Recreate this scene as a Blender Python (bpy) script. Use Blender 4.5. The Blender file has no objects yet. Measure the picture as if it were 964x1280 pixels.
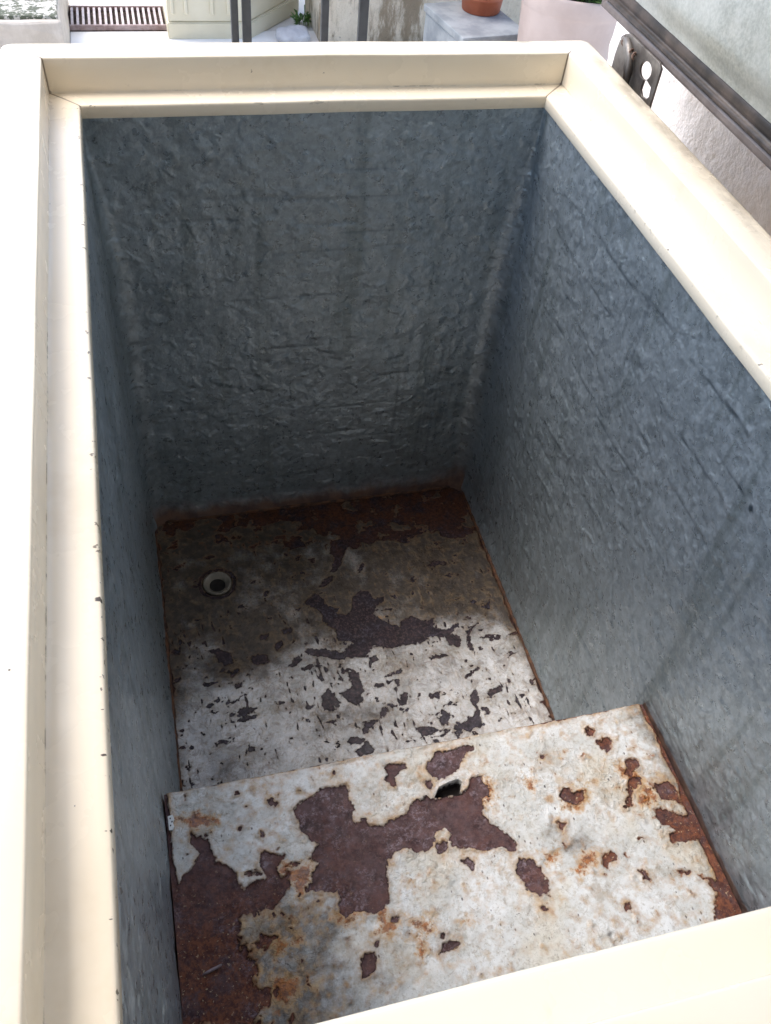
import bpy, bmesh, math, random
import numpy as np
from mathutils import Vector, Matrix
random.seed(4); rng=np.random.RandomState(7)
SC=bpy.context.scene; COL=SC.collection
# ---------------------------------------------------------------- camera
cam=bpy.data.cameras.new('camera'); camo=bpy.data.objects.new('camera',cam); COL.objects.link(camo); SC.camera=camo
_R=Matrix(((0.9676333595111661,-0.237359760382718,0.08570895934610913),(0.12367797359637406,0.7420808930936081,0.6588017205142133),(-0.21997599961866043,-0.6268782116619237,0.74741840179067)))
camo.matrix_world=Matrix.Translation((0.0540,-0.9574,0.4298))@_R.transposed().to_4x4()
cam.sensor_fit='VERTICAL'; cam.sensor_height=36; cam.lens=36*1098.2/1280; cam.clip_start=.02; cam.clip_end=400
# ---------------------------------------------------------------- sky, sun, exposure
SUN_EL,SUN_AZ=math.radians(62),math.radians(-52)      # azimuth from +Y towards +X
w=bpy.data.worlds.new('World'); SC.world=w; w.use_nodes=True; nt=w.node_tree
bg=nt.nodes['Background']; sk=nt.nodes.new('ShaderNodeTexSky'); sk.sky_type='NISHITA'; sk.sun_disc=False
sk.sun_elevation=SUN_EL; sk.sun_rotation=SUN_AZ; sk.air_density=1.0; sk.dust_density=2.0
nt.links.new(sk.outputs[0],bg.inputs[0]); bg.inputs[1].default_value=0.15
sl=bpy.data.lights.new('sun','SUN'); sl.energy=1.0; sl.angle=math.radians(36); sl.color=(1,.96,.9)
slo=bpy.data.objects.new('sun',sl); COL.objects.link(slo)
sd=Vector((math.cos(SUN_EL)*math.sin(SUN_AZ),math.cos(SUN_EL)*math.cos(SUN_AZ),math.sin(SUN_EL)))
slo.rotation_euler=sd.to_track_quat('Z','Y').to_euler()
SC.view_settings.view_transform='Standard'; SC.view_settings.look='None'; SC.view_settings.gamma=1; SC.view_settings.exposure=1.6
SC.cycles.max_bounces=10; SC.cycles.diffuse_bounces=6
# ---------------------------------------------------------------- helpers
def tag(o,label=None,cat=None,group=None,kind=None):
    if label:o['label']=label
    if cat:o['category']=cat
    if group:o['group']=group
    if kind:o['kind']=kind
    return o
def empty(name,loc,label,cat,group=None,rz=0):
    o=bpy.data.objects.new(name,None); COL.objects.link(o); o.location=loc; o.rotation_euler=(0,0,rz); o.empty_display_size=.05
    return tag(o,label,cat,group)
def link(name,me,m,parent=None,smooth=False,loc=None):
    o=bpy.data.objects.new(name,me); COL.objects.link(o); me.materials.append(m)
    if smooth: me.polygons.foreach_set('use_smooth',[True]*len(me.polygons))
    if parent: o.parent=parent
    if loc: o.location=loc
    return o
def obj(name,bm,m,parent=None,smooth=False,loc=None):
    bmesh.ops.recalc_face_normals(bm,faces=bm.faces)
    me=bpy.data.meshes.new(name); bm.to_mesh(me); bm.free(); return link(name,me,m,parent,smooth,loc)
def box(bm,x0,x1,y0,y1,z0,z1,bev=0,seg=2):
    r=bmesh.ops.create_cube(bm,size=1); vs=r['verts']
    for v in vs: v.co=Vector(((x0+x1)/2+v.co.x*(x1-x0),(y0+y1)/2+v.co.y*(y1-y0),(z0+z1)/2+v.co.z*(z1-z0)))
    if bev:
        es=list({e for v in vs for e in v.link_edges})
        bmesh.ops.bevel(bm,geom=es,offset=bev,segments=seg,affect='EDGES',profile=.6)
def prism(bm,foot,z0,z1,bev=0):
    a=[bm.verts.new((x,y,z0)) for x,y in foot]; b=[bm.verts.new((x,y,z1)) for x,y in foot]; n=len(foot)
    bm.faces.new(a[::-1]); bm.faces.new(b)
    es=[]
    for i in range(n): bm.faces.new((a[i],a[(i+1)%n],b[(i+1)%n],b[i]))
    if bev:
        es=list({e for v in a+b for e in v.link_edges}); bmesh.ops.bevel(bm,geom=es,offset=bev,segments=2,affect='EDGES')
def lathe(bm,prof,n=48,cx=0,cy=0,close=False,wob=0):
    rings=[]
    for r,z in prof:
        rings.append([bm.verts.new((cx+r*math.cos(2*math.pi*k/n),cy+r*math.sin(2*math.pi*k/n),z)) for k in range(n)])
    m=len(rings)
    for i in range(m if close else m-1):
        a,b=rings[i],rings[(i+1)%m]
        for k in range(n): bm.faces.new((a[k],a[(k+1)%n],b[(k+1)%n],b[k]))
    return rings
def tube(bm,pts,r,n=8,cap=True):
    pts=[Vector(p) for p in pts]; rings=[]
    for i,p in enumerate(pts):
        t=(pts[min(i+1,len(pts)-1)]-pts[max(i-1,0)]).normalized()
        u=t.cross(Vector((0,0,1)));  u=t.cross(Vector((1,0,0))) if u.length<.1 else u; u.normalize(); v=t.cross(u)
        rr=r[i] if isinstance(r,(list,tuple)) else r
        rings.append([bm.verts.new(p+u*rr*math.cos(2*math.pi*k/n)+v*rr*math.sin(2*math.pi*k/n)) for k in range(n)])
    for a,b in zip(rings,rings[1:]):
        for k in range(n): bm.faces.new((a[k],a[(k+1)%n],b[(k+1)%n],b[k]))
    if cap: bm.faces.new(rings[0][::-1]); bm.faces.new(rings[-1])
# gradient noise on arrays
_P=rng.permutation(512); _G=rng.normal(size=(512,3)); _G/=np.linalg.norm(_G,axis=1)[:,None]
def noise(x,y,z=0.):
    x,y,z=np.broadcast_arrays(np.asarray(x,float),np.asarray(y,float),np.asarray(z,float))
    xi,yi,zi=[np.floor(a).astype(int) for a in (x,y,z)]; xf,yf,zf=x-xi,y-yi,z-zi
    f=lambda t:t*t*t*(t*(t*6-15)+10)
    u,v,ww=f(xf),f(yf),f(zf); out=0
    for i in (0,1):
        for j in (0,1):
            for k in (0,1):
                h=_P[(_P[(_P[(xi+i)&511]+yi+j)&511]+zi+k)&511]; g=_G[h]
                d=g[...,0]*(xf-i)+g[...,1]*(yf-j)+g[...,2]*(zf-k)
                out=out+d*(u if i else 1-u)*(v if j else 1-v)*(ww if k else 1-ww)
    return out*1.6
def fbm(x,y,z=0.,o=4,g=.5):
    s=0;a=1
    for i in range(o): s=s+a*noise(np.asarray(x)*2**i+17*i,np.asarray(y)*2**i+5*i,np.asarray(z)*2**i); a*=g
    return s
def sdf(X,Y,poly):                                    # signed distance (negative inside) to a polygon
    P=np.array(poly); n=len(P); d=np.full(X.shape,1e9); ins=np.zeros(X.shape,bool)
    for i in range(n):
        a=P[i]; b=P[(i+1)%n]; e=b-a; l=e@e+1e-12
        t=np.clip(((X-a[0])*e[0]+(Y-a[1])*e[1])/l,0,1)
        d=np.minimum(d,(X-a[0]-t*e[0])**2+(Y-a[1]-t*e[1])**2)
        c=(a[1]>Y)!=(b[1]>Y)
        if abs(e[1])>1e-12: ins^=c&(X<e[0]*(Y-a[1])/e[1]+a[0])
    return np.where(ins,-1,1)*np.sqrt(d)
def sdf_many(X,Y,polys,pad=.03):                      # union, each polygon only evaluated near itself
    D=np.full(X.shape,.03)
    for p in polys:
        q=np.array(p); m=(X>q[:,0].min()-pad)&(X<q[:,0].max()+pad)&(Y>q[:,1].min()-pad)&(Y<q[:,1].max()+pad)
        if m.any(): D[m]=np.minimum(D[m],sdf(X[m],Y[m],p))
    return D
def sst(a,b,x):
    t=np.clip((x-a)/(b-a),0,1); return t*t*(3-2*t)
def gridmesh(name,co,wrap=False):                     # co: (n,m,3)
    n,m=co.shape[:2]; idx=np.arange(n*m).reshape(n,m)
    if wrap: idx=np.vstack([idx,idx[:1]])
    q=np.stack([idx[:-1,:-1],idx[1:,:-1],idx[1:,1:],idx[:-1,1:]],-1).reshape(-1,4)
    me=bpy.data.meshes.new(name); me.vertices.add(n*m); me.vertices.foreach_set('co',co.reshape(-1).astype(np.float32))
    me.loops.add(q.size); me.loops.foreach_set('vertex_index',q.reshape(-1).astype(np.int32))
    me.polygons.add(len(q)); me.polygons.foreach_set('loop_start',np.arange(0,q.size,4,dtype=np.int32)); me.polygons.foreach_set('loop_total',np.full(len(q),4,np.int32))
    me.update(calc_edges=True); me.validate(); return me
def attr(me,name,a):
    at=me.attributes.new(name,'FLOAT','POINT'); at.data.foreach_set('value',np.asarray(a,np.float32).reshape(-1))
# ---------------------------------------------------------------- material helpers
class MT:
    def __init__(s,name):
        s.m=bpy.data.materials.new(name); s.m.use_nodes=True; s.t=s.m.node_tree; s.b=s.t.nodes['Principled BSDF']; s.tc=s.N('ShaderNodeTexCoord').outputs['Object']
    def N(s,t,**k):
        n=s.t.nodes.new(t)
        for a,b in k.items(): setattr(n,a,b)
        return n
    def L(s,a,b): s.t.links.new(a,b)
    def put(s,i,v):
        if isinstance(v,bpy.types.NodeSocket): s.L(v,i)
        else: i.default_value=(*v,1) if isinstance(v,tuple) and len(v)==3 and i.type=='RGBA' else v
    def noise(s,sc,det=4,rough=.55,vec=None,dist=0.,stretch=None):
        n=s.N('ShaderNodeTexNoise'); n.inputs['Scale'].default_value=sc; n.inputs['Detail'].default_value=det; n.inputs['Roughness'].default_value=rough; n.inputs['Distortion'].default_value=dist
        v=vec or s.tc
        if stretch:
            mp=s.N('ShaderNodeMapping'); s.L(v,mp.inputs[0]); mp.inputs['Scale'].default_value=stretch; v=mp.outputs[0]
        s.L(v,n.inputs['Vector']); return n.outputs['Fac']
    def vor(s,sc,out='Distance',feat='F1',stretch=None,rnd=1):
        n=s.N('ShaderNodeTexVoronoi',feature=feat); n.inputs['Scale'].default_value=sc; n.inputs['Randomness'].default_value=rnd
        v=s.tc
        if stretch:
            mp=s.N('ShaderNodeMapping'); s.L(v,mp.inputs[0]); mp.inputs['Scale'].default_value=stretch; v=mp.outputs[0]
        s.L(v,n.inputs['Vector']); return n.outputs[out]
    def attr(s,n):
        a=s.N('ShaderNodeAttribute',attribute_name=n); return a.outputs['Fac']
    def math(s,op,a,b=0.,c=0.,clamp=False):
        n=s.N('ShaderNodeMath',operation=op,use_clamp=clamp)
        for i,v in enumerate((a,b,c)): s.put(n.inputs[i],v)
        return n.outputs[0]
    def ss(s,x,a,b,lo=0.,hi=1.):
        n=s.N('ShaderNodeMapRange',interpolation_type='SMOOTHSTEP'); s.put(n.inputs['Value'],x)
        n.inputs['From Min'].default_value=a; n.inputs['From Max'].default_value=b; n.inputs['To Min'].default_value=lo; n.inputs['To Max'].default_value=hi; return n.outputs[0]
    def mix(s,f,a,b,mode='MIX'):
        n=s.N('ShaderNodeMix',data_type='RGBA',blend_type=mode); s.put(n.inputs[0],f); s.put(n.inputs[6],a); s.put(n.inputs[7],b); return n.outputs[2]
    def fmix(s,f,a,b):
        n=s.N('ShaderNodeMix',data_type='FLOAT'); s.put(n.inputs[0],f); s.put(n.inputs[2],a); s.put(n.inputs[3],b); return n.outputs[0]
    def bump(s,h,st=.3,d=.001,prev=None):
        n=s.N('ShaderNodeBump'); s.L(h,n.inputs['Height']); n.inputs['Strength'].default_value=st; n.inputs['Distance'].default_value=d
        if prev: s.L(prev,n.inputs['Normal'])
        return n.outputs[0]
    def out(s,col=None,rough=None,metal=None,nrm=None,spec=None,coat=None):
        for k,v in (('Base Color',col),('Roughness',rough),('Metallic',metal),('Specular IOR Level',spec),('Coat Weight',coat)):
            if v is not None: s.put(s.b.inputs[k],v)
        if nrm: s.L(nrm,s.b.inputs['Normal'])
        return s.m
def simple(name,c1,c2,sc,rough=.6,bsc=None,bst=.3,bd=.001,metal=0.):
    m=MT(name); n=m.noise(sc,6,.6); c=m.mix(m.ss(n,.35,.65),c1,c2)
    return m.out(c,m.ss(m.noise(sc*3),.2,.8,rough-.08,rough+.08),metal,m.bump(m.noise(bsc or sc*6,6,.65),bst,bd))

# ---------------------------------------------------------------- dimensions (metres; z = 0 is the ledge inside the rim)
W,LEN,DEP=.521,.876,.6643; LIP=.0137; RIMZ=.035; GZ=-.80; STEPY,STEPZ=-.5684,-.4189
# ---------------------------------------------------------------- materials
def m_enamel():
    m=MT('cream_enamel')
    big=m.noise(4,3); c=m.mix(m.ss(big,.3,.7),(.80,.705,.55),(.835,.75,.60))
    g=m.attr('grime_shade'); gn=m.noise(60,5,.7); gm=m.math('MAXIMUM',m.math('MULTIPLY',m.ss(g,.80,1.),m.math('MULTIPLY',m.ss(m.noise(5,3),.45,.6),m.ss(gn,.46,.62,.12,.8))),m.math('MULTIPLY',m.ss(g,1.0,1.5),.85))
    c=m.mix(m.math('MULTIPLY',gm,.85),c,(.10,.06,.035))
    # scattered chips and hair scratches
    v=m.vor(38,stretch=(1,1,1)); sz=m.noise(9,2); ch=m.math('MULTIPLY',m.ss(v,.018,.032,1,0),m.ss(sz,.56,.60))
    v2=m.vor(16,stretch=(1,.13,1)); sc=m.math('MULTIPLY',m.ss(v2,.010,.018,1,0),m.ss(m.noise(7,2),.5,.55))
    v3=m.vor(14,stretch=(.15,1,1)); sc3=m.math('MULTIPLY',m.ss(v3,.010,.016,1,0),m.ss(m.noise(5,2),.52,.58))
    ed=m.attr('chip'); ev=m.noise(150,3,.6,stretch=(.35,1,1)); ec=m.math('MULTIPLY',m.ss(ed,.3,.9),m.ss(ev,.63,.66))
    ch=m.math('MAXIMUM',m.math('MAXIMUM',ch,ec),m.math('MULTIPLY',m.math('MAXIMUM',sc,sc3),.35))
    c=m.mix(m.math('MULTIPLY',ch,.8),c,(.07,.05,.04))
    # a few larger knocks in the paint
    wob=m.N('ShaderNodeVectorMath',operation='MULTIPLY_ADD'); wn=m.N('ShaderNodeTexNoise'); wn.inputs['Scale'].default_value=420; m.L(m.tc,wn.inputs['Vector']); m.L(wn.outputs['Color'],wob.inputs[0]); wob.inputs[1].default_value=(.006,.006,.006); m.L(m.tc,wob.inputs[2])
    for i_,(x_,y_,z_) in enumerate([(0.52, -0.322, 0.0), (0.522, -0.491, 0.0), (0.504, -0.373, 0.0), (0.551, -0.063, 0.0), (-0.002, -0.382, 0.0), (-0.001, -0.406, 0.0), (-0.001, -0.577, 0.0), (-0.002, -0.695, 0.0), (-0.001, -0.687, 0.0), (0.513, -0.425, -0.0), (-0.017, -0.759, 0.0), (-0.029, -0.192, 0.0), (0.183, 0.031, 0.019), (0.262, 0.031, 0.016), (0.408, 0.031, 0.007)]):
        ds=m.N('ShaderNodeVectorMath',operation='DISTANCE'); m.L(wob.outputs[0],ds.inputs[0]); ds.inputs[1].default_value=(x_-W/2+.003,y_+LEN/2+.003,z_-GZ+.003)
        rr_=(.0034,.0020,.0012,.0014,.0022,.0020,.0013,.0011,.0014,.0010,.0010,.0012,.0016,.0013,.0010)[i_]
        ch=m.math('MAXIMUM',ch,m.ss(ds.outputs['Value'],rr_*.5,rr_,1,0))
    c=m.mix(m.math('MULTIPLY',m.ss(ch,.3,.8),.85),c,(.06,.045,.035))
    c=m.mix(m.math('MULTIPLY',m.ss(m.noise(7,6,.75),.52,.72),.35),c,(.66,.55,.38))
    c=m.mix(m.math('MULTIPLY',m.ss(m.noise(45,5,.8,stretch=(1,.25,1)),.60,.72),.30),c,(.52,.44,.33))
    d=m.attr('dirt'); dn=m.noise(14,6,.7,stretch=(1,.5,1)); dd=m.math('MULTIPLY',d,m.ss(dn,.42,.62)); c=m.mix(m.math('MULTIPLY',dd,.6),c,(.30,.25,.19))
    b=m.bump(m.noise(26,2),.10,.002); b=m.bump(m.noise(420,2),.05,.0004,b); b=m.bump(ch,-.4,.0006,b)
    return m.out(c,m.ss(m.noise(20,4),.3,.7,.20,.30),0.,b,.5)
def m_zinc(name,right=True):
    m=MT(name)
    sp=m.N('ShaderNodeTexVoronoi'); sp.inputs['Scale'].default_value=170
    dv=m.N('ShaderNodeTexNoise'); dv.inputs['Scale'].default_value=60; m.L(m.tc,dv.inputs['Vector'])
    mx=m.N('ShaderNodeVectorMath',operation='MULTIPLY_ADD'); m.L(dv.outputs['Color'],mx.inputs[0]); mx.inputs[1].default_value=(.02,.02,.02); m.L(m.tc,mx.inputs[2]); m.L(mx.outputs[0],sp.inputs['Vector'])
    sepc=m.N('ShaderNodeSeparateColor'); m.L(sp.outputs['Color'],sepc.inputs[0]); cell=sepc.outputs[0]
    bl=m.noise(6,4,.55); bl2=m.noise(100,5,.7)
    t=m.math('ADD',m.math('MULTIPLY',cell,.22),m.math('ADD',m.math('MULTIPLY',bl,.6),m.math('MULTIPLY',bl2,.95)))
    c=m.mix(m.ss(t,.48,1.32),(.215,.255,.278),(.455,.522,.566))
    c=m.mix(m.ss(m.noise(300,4,.65),.58,.70,0,.5),c,(.50,.57,.59))
    drip=m.noise(34,5,.6,stretch=(1,1,.08)); c=m.mix(m.ss(drip,.50,.70,0,.45),c,(.11,.14,.13))
    cr=m.attr('crease'); c=m.mix(m.math('MULTIPLY',cr,.80),c,(.05,.07,.085))
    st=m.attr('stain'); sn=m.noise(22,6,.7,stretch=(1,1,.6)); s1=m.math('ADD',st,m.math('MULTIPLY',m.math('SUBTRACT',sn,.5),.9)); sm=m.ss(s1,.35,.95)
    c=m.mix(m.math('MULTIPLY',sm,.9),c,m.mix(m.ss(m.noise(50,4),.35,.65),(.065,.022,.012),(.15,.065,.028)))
    ro=m.math('ADD',m.ss(m.noise(70,5,.65),   .3,.7,.22,.38),m.math('MULTIPLY',cell,.08)); ro=m.math('ADD',ro,m.math('MULTIPLY',sm,.3))
    b=m.bump(m.noise(85,3,.5),.65,.0018); b=m.bump(m.noise(300,4,.65),.6,.0007,b)
    b=m.bump(m.ss(m.noise(48,2,.4,dist=.4),.52,.75),.45,.0024,b)
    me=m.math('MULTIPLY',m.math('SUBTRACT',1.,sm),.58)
    return m.out(c,ro,me,b,.5)
def m_floor(wet=False):
    m=MT('damp_flaked_floor' if wet else 'flaked_white_floor_paint')
    d=m.attr('rust'); o=m.attr('orange'); g=m.attr('grime_shade'); wr=m.attr('warm')
    n=m.noise(260,6,.7); n2=m.noise(90,6,.65); n3=m.noise(620,4,.65); n4=m.noise(28,6,.68)
    dd=m.math('ADD',d,m.math('MULTIPLY',m.math('SUBTRACT',n,.5),.0055)); dd=m.math('ADD',dd,m.math('MULTIPLY',m.math('SUBTRACT',n2,.5),.0060)); rm=m.ss(dd,-.00025,.00025,1,0)
    # paint: chalky white with yellowed areas, scratches, pin holes
    p=m.mix(m.ss(n4,.30,.68),(.50,.50,.50) if wet else (.56,.555,.515),(.72,.72,.73) if wet else (.74,.74,.72))
    p=m.mix(m.ss(m.noise(12,5,.6),.50,.66,0,.55),p,(.42,.37,.32) if wet else (.60,.53,.40))
    if wet: p=m.mix(m.ss(m.noise(40,7,.78,dist=.8),.50,.60,0,.65),p,(.25,.21,.19))
    p=m.mix(m.ss(n,.30,.52,.60,0),p,(.36,.30,.21))
    p=m.mix(m.ss(m.noise(150,7,.8,dist=.6),.53,.66,0,.6),p,(.27,.22,.165))
    p=m.mix(m.math('MULTIPLY',m.ss(m.noise(22,7,.75),.52,.66),.55),p,(.30,.245,.17))
    sf=m.ss(m.noise(17,4,.6),.42,.62)
    speck=m.math('MULTIPLY',m.ss(n3,.60,.66),m.math('MULTIPLY',m.ss(n2,.42,.60),sf)); p=m.mix(m.math('MULTIPLY',speck,.9),p,(.075,.05,.045))
    s2=m.ss(m.vor(150,stretch=(1,.6,1)),.10,.17,1,0); s2=m.math('MULTIPLY',s2,m.ss(m.noise(30,3),.52,.60)); p=m.mix(m.math('MULTIPLY',s2,.85),p,(.06,.045,.045))
    # brown grime film; on the tub floor it also holds painted far-end shade
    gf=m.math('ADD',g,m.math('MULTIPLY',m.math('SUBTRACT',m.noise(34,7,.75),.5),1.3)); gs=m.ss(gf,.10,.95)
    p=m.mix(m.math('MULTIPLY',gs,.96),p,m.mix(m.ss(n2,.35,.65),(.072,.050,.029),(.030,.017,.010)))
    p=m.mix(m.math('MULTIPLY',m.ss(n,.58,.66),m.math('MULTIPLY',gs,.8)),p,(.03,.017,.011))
    # rust bleeding out of the bare patches
    ha=m.math('ADD',d,m.math('MULTIPLY',m.math('SUBTRACT',n2,.5),.026)); hg=m.ss(n4,.34,.52)
    halo=m.math('MULTIPLY',m.math('MULTIPLY',m.ss(ha,-.001,.0065 if wet else .0105,1,0),hg),.22 if wet else m.ss(m.noise(55,5,.7),.35,.6,.35,1.)); p=m.mix(m.math('MULTIPLY',halo,.88),p,m.mix(m.ss(n,.4,.6),(.52,.36,.19),(.36,.19,.075)))
    hb=m.ss(m.math('ADD',d,m.math('MULTIPLY',m.math('SUBTRACT',n,.5),.010)),-.0005,.0020,1,0); p=m.mix(m.math('MULTIPLY',hb,m.math('ADD',.05 if wet else .25,m.math('MULTIPLY',wr,.6))),p,(.27,.10,.035))
    oo=m.math('ADD',o,m.math('MULTIPLY',m.math('SUBTRACT',n,.5),.020)); oo=m.math('ADD',oo,m.math('MULTIPLY',m.math('SUBTRACT',n2,.5),.016))
    p=m.mix(m.math('MULTIPLY',m.ss(oo,-.001,.0075,1,0),.6),p,(.52,.30,.11)); oc=m.mix(m.ss(m.noise(200,5,.7),.38,.62),(.38,.125,.020),(.12,.030,.010)); p=m.mix(m.math('MULTIPLY',m.ss(oo,-.003,.0015,1,0),.92),p,oc)
    # bare rust: purple brown, frosted in places, red brown along the edges of the sheet
    r=m.mix(m.ss(m.noise(60,6,.72),.32,.68),(.034,.024,.031) if wet else (.112,.062,.062),(.014,.009,.011) if wet else (.036,.017,.018))
    r=m.mix(m.ss(m.noise(230,6,.8),.48,.60,0,.85),r,m.mix(m.ss(n4,.45,.6),(.10,.06,.062),(.085,.075,.105) if wet else (.25,.20,.225)))
    r=m.mix(m.ss(m.noise(34,6,.75,dist=.5),.52,.64,0,.0 if wet else .40),r,(.14,.055,.040))
    r=m.mix(m.ss(n3,.60,.70,0,.6),r,(.025,.012,.012))
    r=m.mix(m.math('MULTIPLY',wr,m.ss(m.noise(42,6,.75),.36,.56)),r,m.mix(m.ss(m.noise(240,5,.75),.36,.62),(.13,.047,.022) if wet else (.21,.072,.034),(.045,.018,.012) if wet else (.075,.027,.019)))
    r=m.mix(m.math('MULTIPLY',wr,m.ss(m.noise(330,4,.7),.62,.67)),r,(.13,.08,.05) if wet else (.46,.33,.20))
    c=m.mix(rm,p,r)
    ed=m.math('MULTIPLY',m.ss(dd,-.0014,-.0002),m.ss(dd,-.0002,.0002,1,0)); ed=m.math('MULTIPLY',ed,m.ss(m.noise(38,4),.42,.60)); c=m.mix(m.math('MULTIPLY',ed,.75),c,(.028,.013,.011))  # shadow line painted just inside the broken paint edges
    ho=m.attr('recess_shade'); hm=m.ss(m.math('ADD',ho,m.math('MULTIPLY',m.math('SUBTRACT',n,.5),.002)),-.0004,.0004,1,0); c=m.mix(hm,c,(.010,.007,.006))  # near-black colour stands for the shadow under the lifted flake
    rg=m.fmix(rm,m.ss(m.noise(70,5,.6),.3,.7,.20,.42),m.ss(n2,.3,.7,.22 if wet else .42,.5 if wet else .7)); rg=m.math('ADD',rg,m.math('MULTIPLY',gs,.25)); rg=m.fmix(hm,rg,1.)
    inv=m.math('SUBTRACT',1.,rm)
    b=m.bump(m.noise(150,5,.6),.45,.0012); b=m.bump(m.noise(650,5,.7),.5,.0006,b)
    b=m.bump(m.ss(dd,-.0006,.0008),.8,.0012,b)
    b=m.bump(m.math('MULTIPLY',inv,m.math('MULTIPLY',m.ss(m.noise(115,3,.6,dist=.8),.50,.62),m.ss(m.noise(11,3),.42,.6))),.55,.0012,b)
    return m.out(c,rg,0.,b,m.fmix(rm,.5,.28))
def m_panel():
    m=MT('galvanised_lid_sheet'); c=m.mix(m.ss(m.noise(16,5,.6),.3,.7),(.30,.32,.29),(.46,.475,.44)); c=m.mix(m.ss(m.noise(260,4,.7),.35,.65,.35,0),c,(.64,.65,.61))
    b=m.bump(m.noise(330,4,.65),.35,.0006); b=m.bump(m.noise(60,3),.3,.001,b); return m.out(c,m.ss(m.noise(9,4),.3,.7,.32,.48),.55,b)
M={}
M['enamel']=m_enamel(); M['zinc']=m_zinc('galvanised_sheet'); M['floor']=m_floor(); M['wetfloor']=m_floor(True)
M['shell']=simple('cream_shell',(.72,.66,.55),(.78,.72,.61),5,.35,200,.05)
M['rubber']=simple('brown_black_gasket',(.020,.015,.013),(.085,.062,.050),25,.5,300,.3)
M['gasket2']=simple('worn_gasket_edge',(.10,.078,.070),(.17,.138,.125),18,.5,300,.3)
M['steel']=simple('dull_steel',(.30,.28,.27),(.42,.40,.38),30,.45,300,.2,.0005,.8)
M['rust']=simple('rusty_steel',(.045,.022,.015),(.15,.065,.03),90,.75,300,.6)
M['plastic']=simple('yellowed_plastic',(.17,.15,.12),(.29,.255,.205),60,.35,300,.1)
M['black']=simple('black_drain_hole',(.008,.006,.005),(.02,.015,.012),40,.8)
M['plaster']=None
def m_plaster():
    m=MT('rough_white_plaster'); c=m.mix(m.ss(m.noise(9,5,.6),.3,.7),(.84,.75,.67),(.90,.83,.77))
    b=m.bump(m.noise(55,5,.6),.9,.006); b=m.bump(m.noise(220,4,.6),.5,.0015,b); return m.out(c,.85,0.,b)
M['plaster']=m_plaster()
def m_stone():
    m=MT('weathered_cement_wall'); c=m.mix(m.ss(m.noise(9,6,.65),.3,.7),(.64,.56,.43),(.78,.70,.57))
    s=m.noise(11,7,.72,stretch=(1,1,.30)); c=m.mix(m.ss(s,.47,.60,0,.85),c,(.24,.18,.11)); c=m.mix(m.ss(m.noise(60,6,.7),.60,.70,0,.6),c,(.12,.11,.09))
    return m.out(c,.9,0.,m.bump(m.noise(45,7,.7),1,.01))
M['stone']=m_stone()
def m_moss():
    m=MT('mossy_cement'); c=m.mix(m.ss(m.noise(12,6,.7),.35,.65),(.45,.43,.37),(.66,.63,.57)); c=m.mix(m.ss(m.noise(40,7,.78),.46,.54),c,(.10,.11,.075))
    return m.out(c,.9,0.,m.bump(m.noise(60,6,.7),.8,.006))
M['moss']=m_moss()
M['lightcement']=simple('light_cement',(.52,.46,.39),(.62,.56,.49),14,.85,80,.5,.003)
M['paving']=simple('pale_paving',(.60,.58,.55),(.72,.70,.67),6,.75,80,.3,.002)
M['whitetile']=simple('white_threshold',(.80,.79,.77),(.84,.83,.81),6,.5,80,.1)
M['soil']=simple('dark_soil',(.03,.022,.016),(.09,.06,.045),60,.95,200,1,.004)
M['grate']=simple('pinkish_rusted_bar',(.42,.34,.33),(.55,.48,.47),40,.5,200,.3,.001,.2)
M['cabinet']=simple('cream_painted_sheet',(.62,.57,.42),(.68,.63,.48),7,.4,60,.1)
M['bar']=simple('dark_grey_bar',(.012,.014,.016),(.03,.032,.034),30,.45,200,.2)
M['terracotta']=simple('terracotta_plastic',(.30,.075,.03),(.38,.11,.05),14,.5,200,.15)
M['whitepot']=simple('pinkish_white_pot',(.47,.37,.33),(.54,.44,.40),8,.45,120,.12)
M['greybox']=simple('blue_grey_plastic',(.20,.22,.24),(.32,.34,.355),14,.45,100,.15)
M['leaf']=simple('green_leaf',(.05,.12,.025),(.10,.20,.04),40,.5)
M['bracket']=simple('grey_bracket_steel',(.11,.095,.085),(.27,.245,.22),28,.5,300,.3,.0006,.6)
M['sticker']=simple('white_tag',(.75,.75,.72),(.8,.8,.78),40,.5)
M['ink']=simple('black_ink',(.02,.02,.02),(.03,.03,.03),40,.5)
M['cablebrown']=simple('rusty_brown_spring',(.12,.06,.04),(.24,.15,.11),90,.6,300,.4)

# ---------------------------------------------------------------- the chest freezer
FZ=empty('chest_freezer',(W/2,-LEN/2,GZ),'open cream chest freezer with galvanised steel inside and rusty flaking white floor','freezer')
OFF=Vector((-W/2,LEN/2,-GZ))                           # world -> freezer coordinates
def mv(me):
    me.transform(Matrix.Translation(OFF)); return me
def part(name,me,m,smooth=False,parent=None): return link(name,mv(me),m,parent or FZ,smooth)
def pbm(name,bm,m,smooth=False,parent=None):
    bmesh.ops.recalc_face_normals(bm,faces=bm.faces); me=bpy.data.meshes.new(name); bm.to_mesh(me); bm.free(); return part(name,me,m,smooth,parent)
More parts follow.
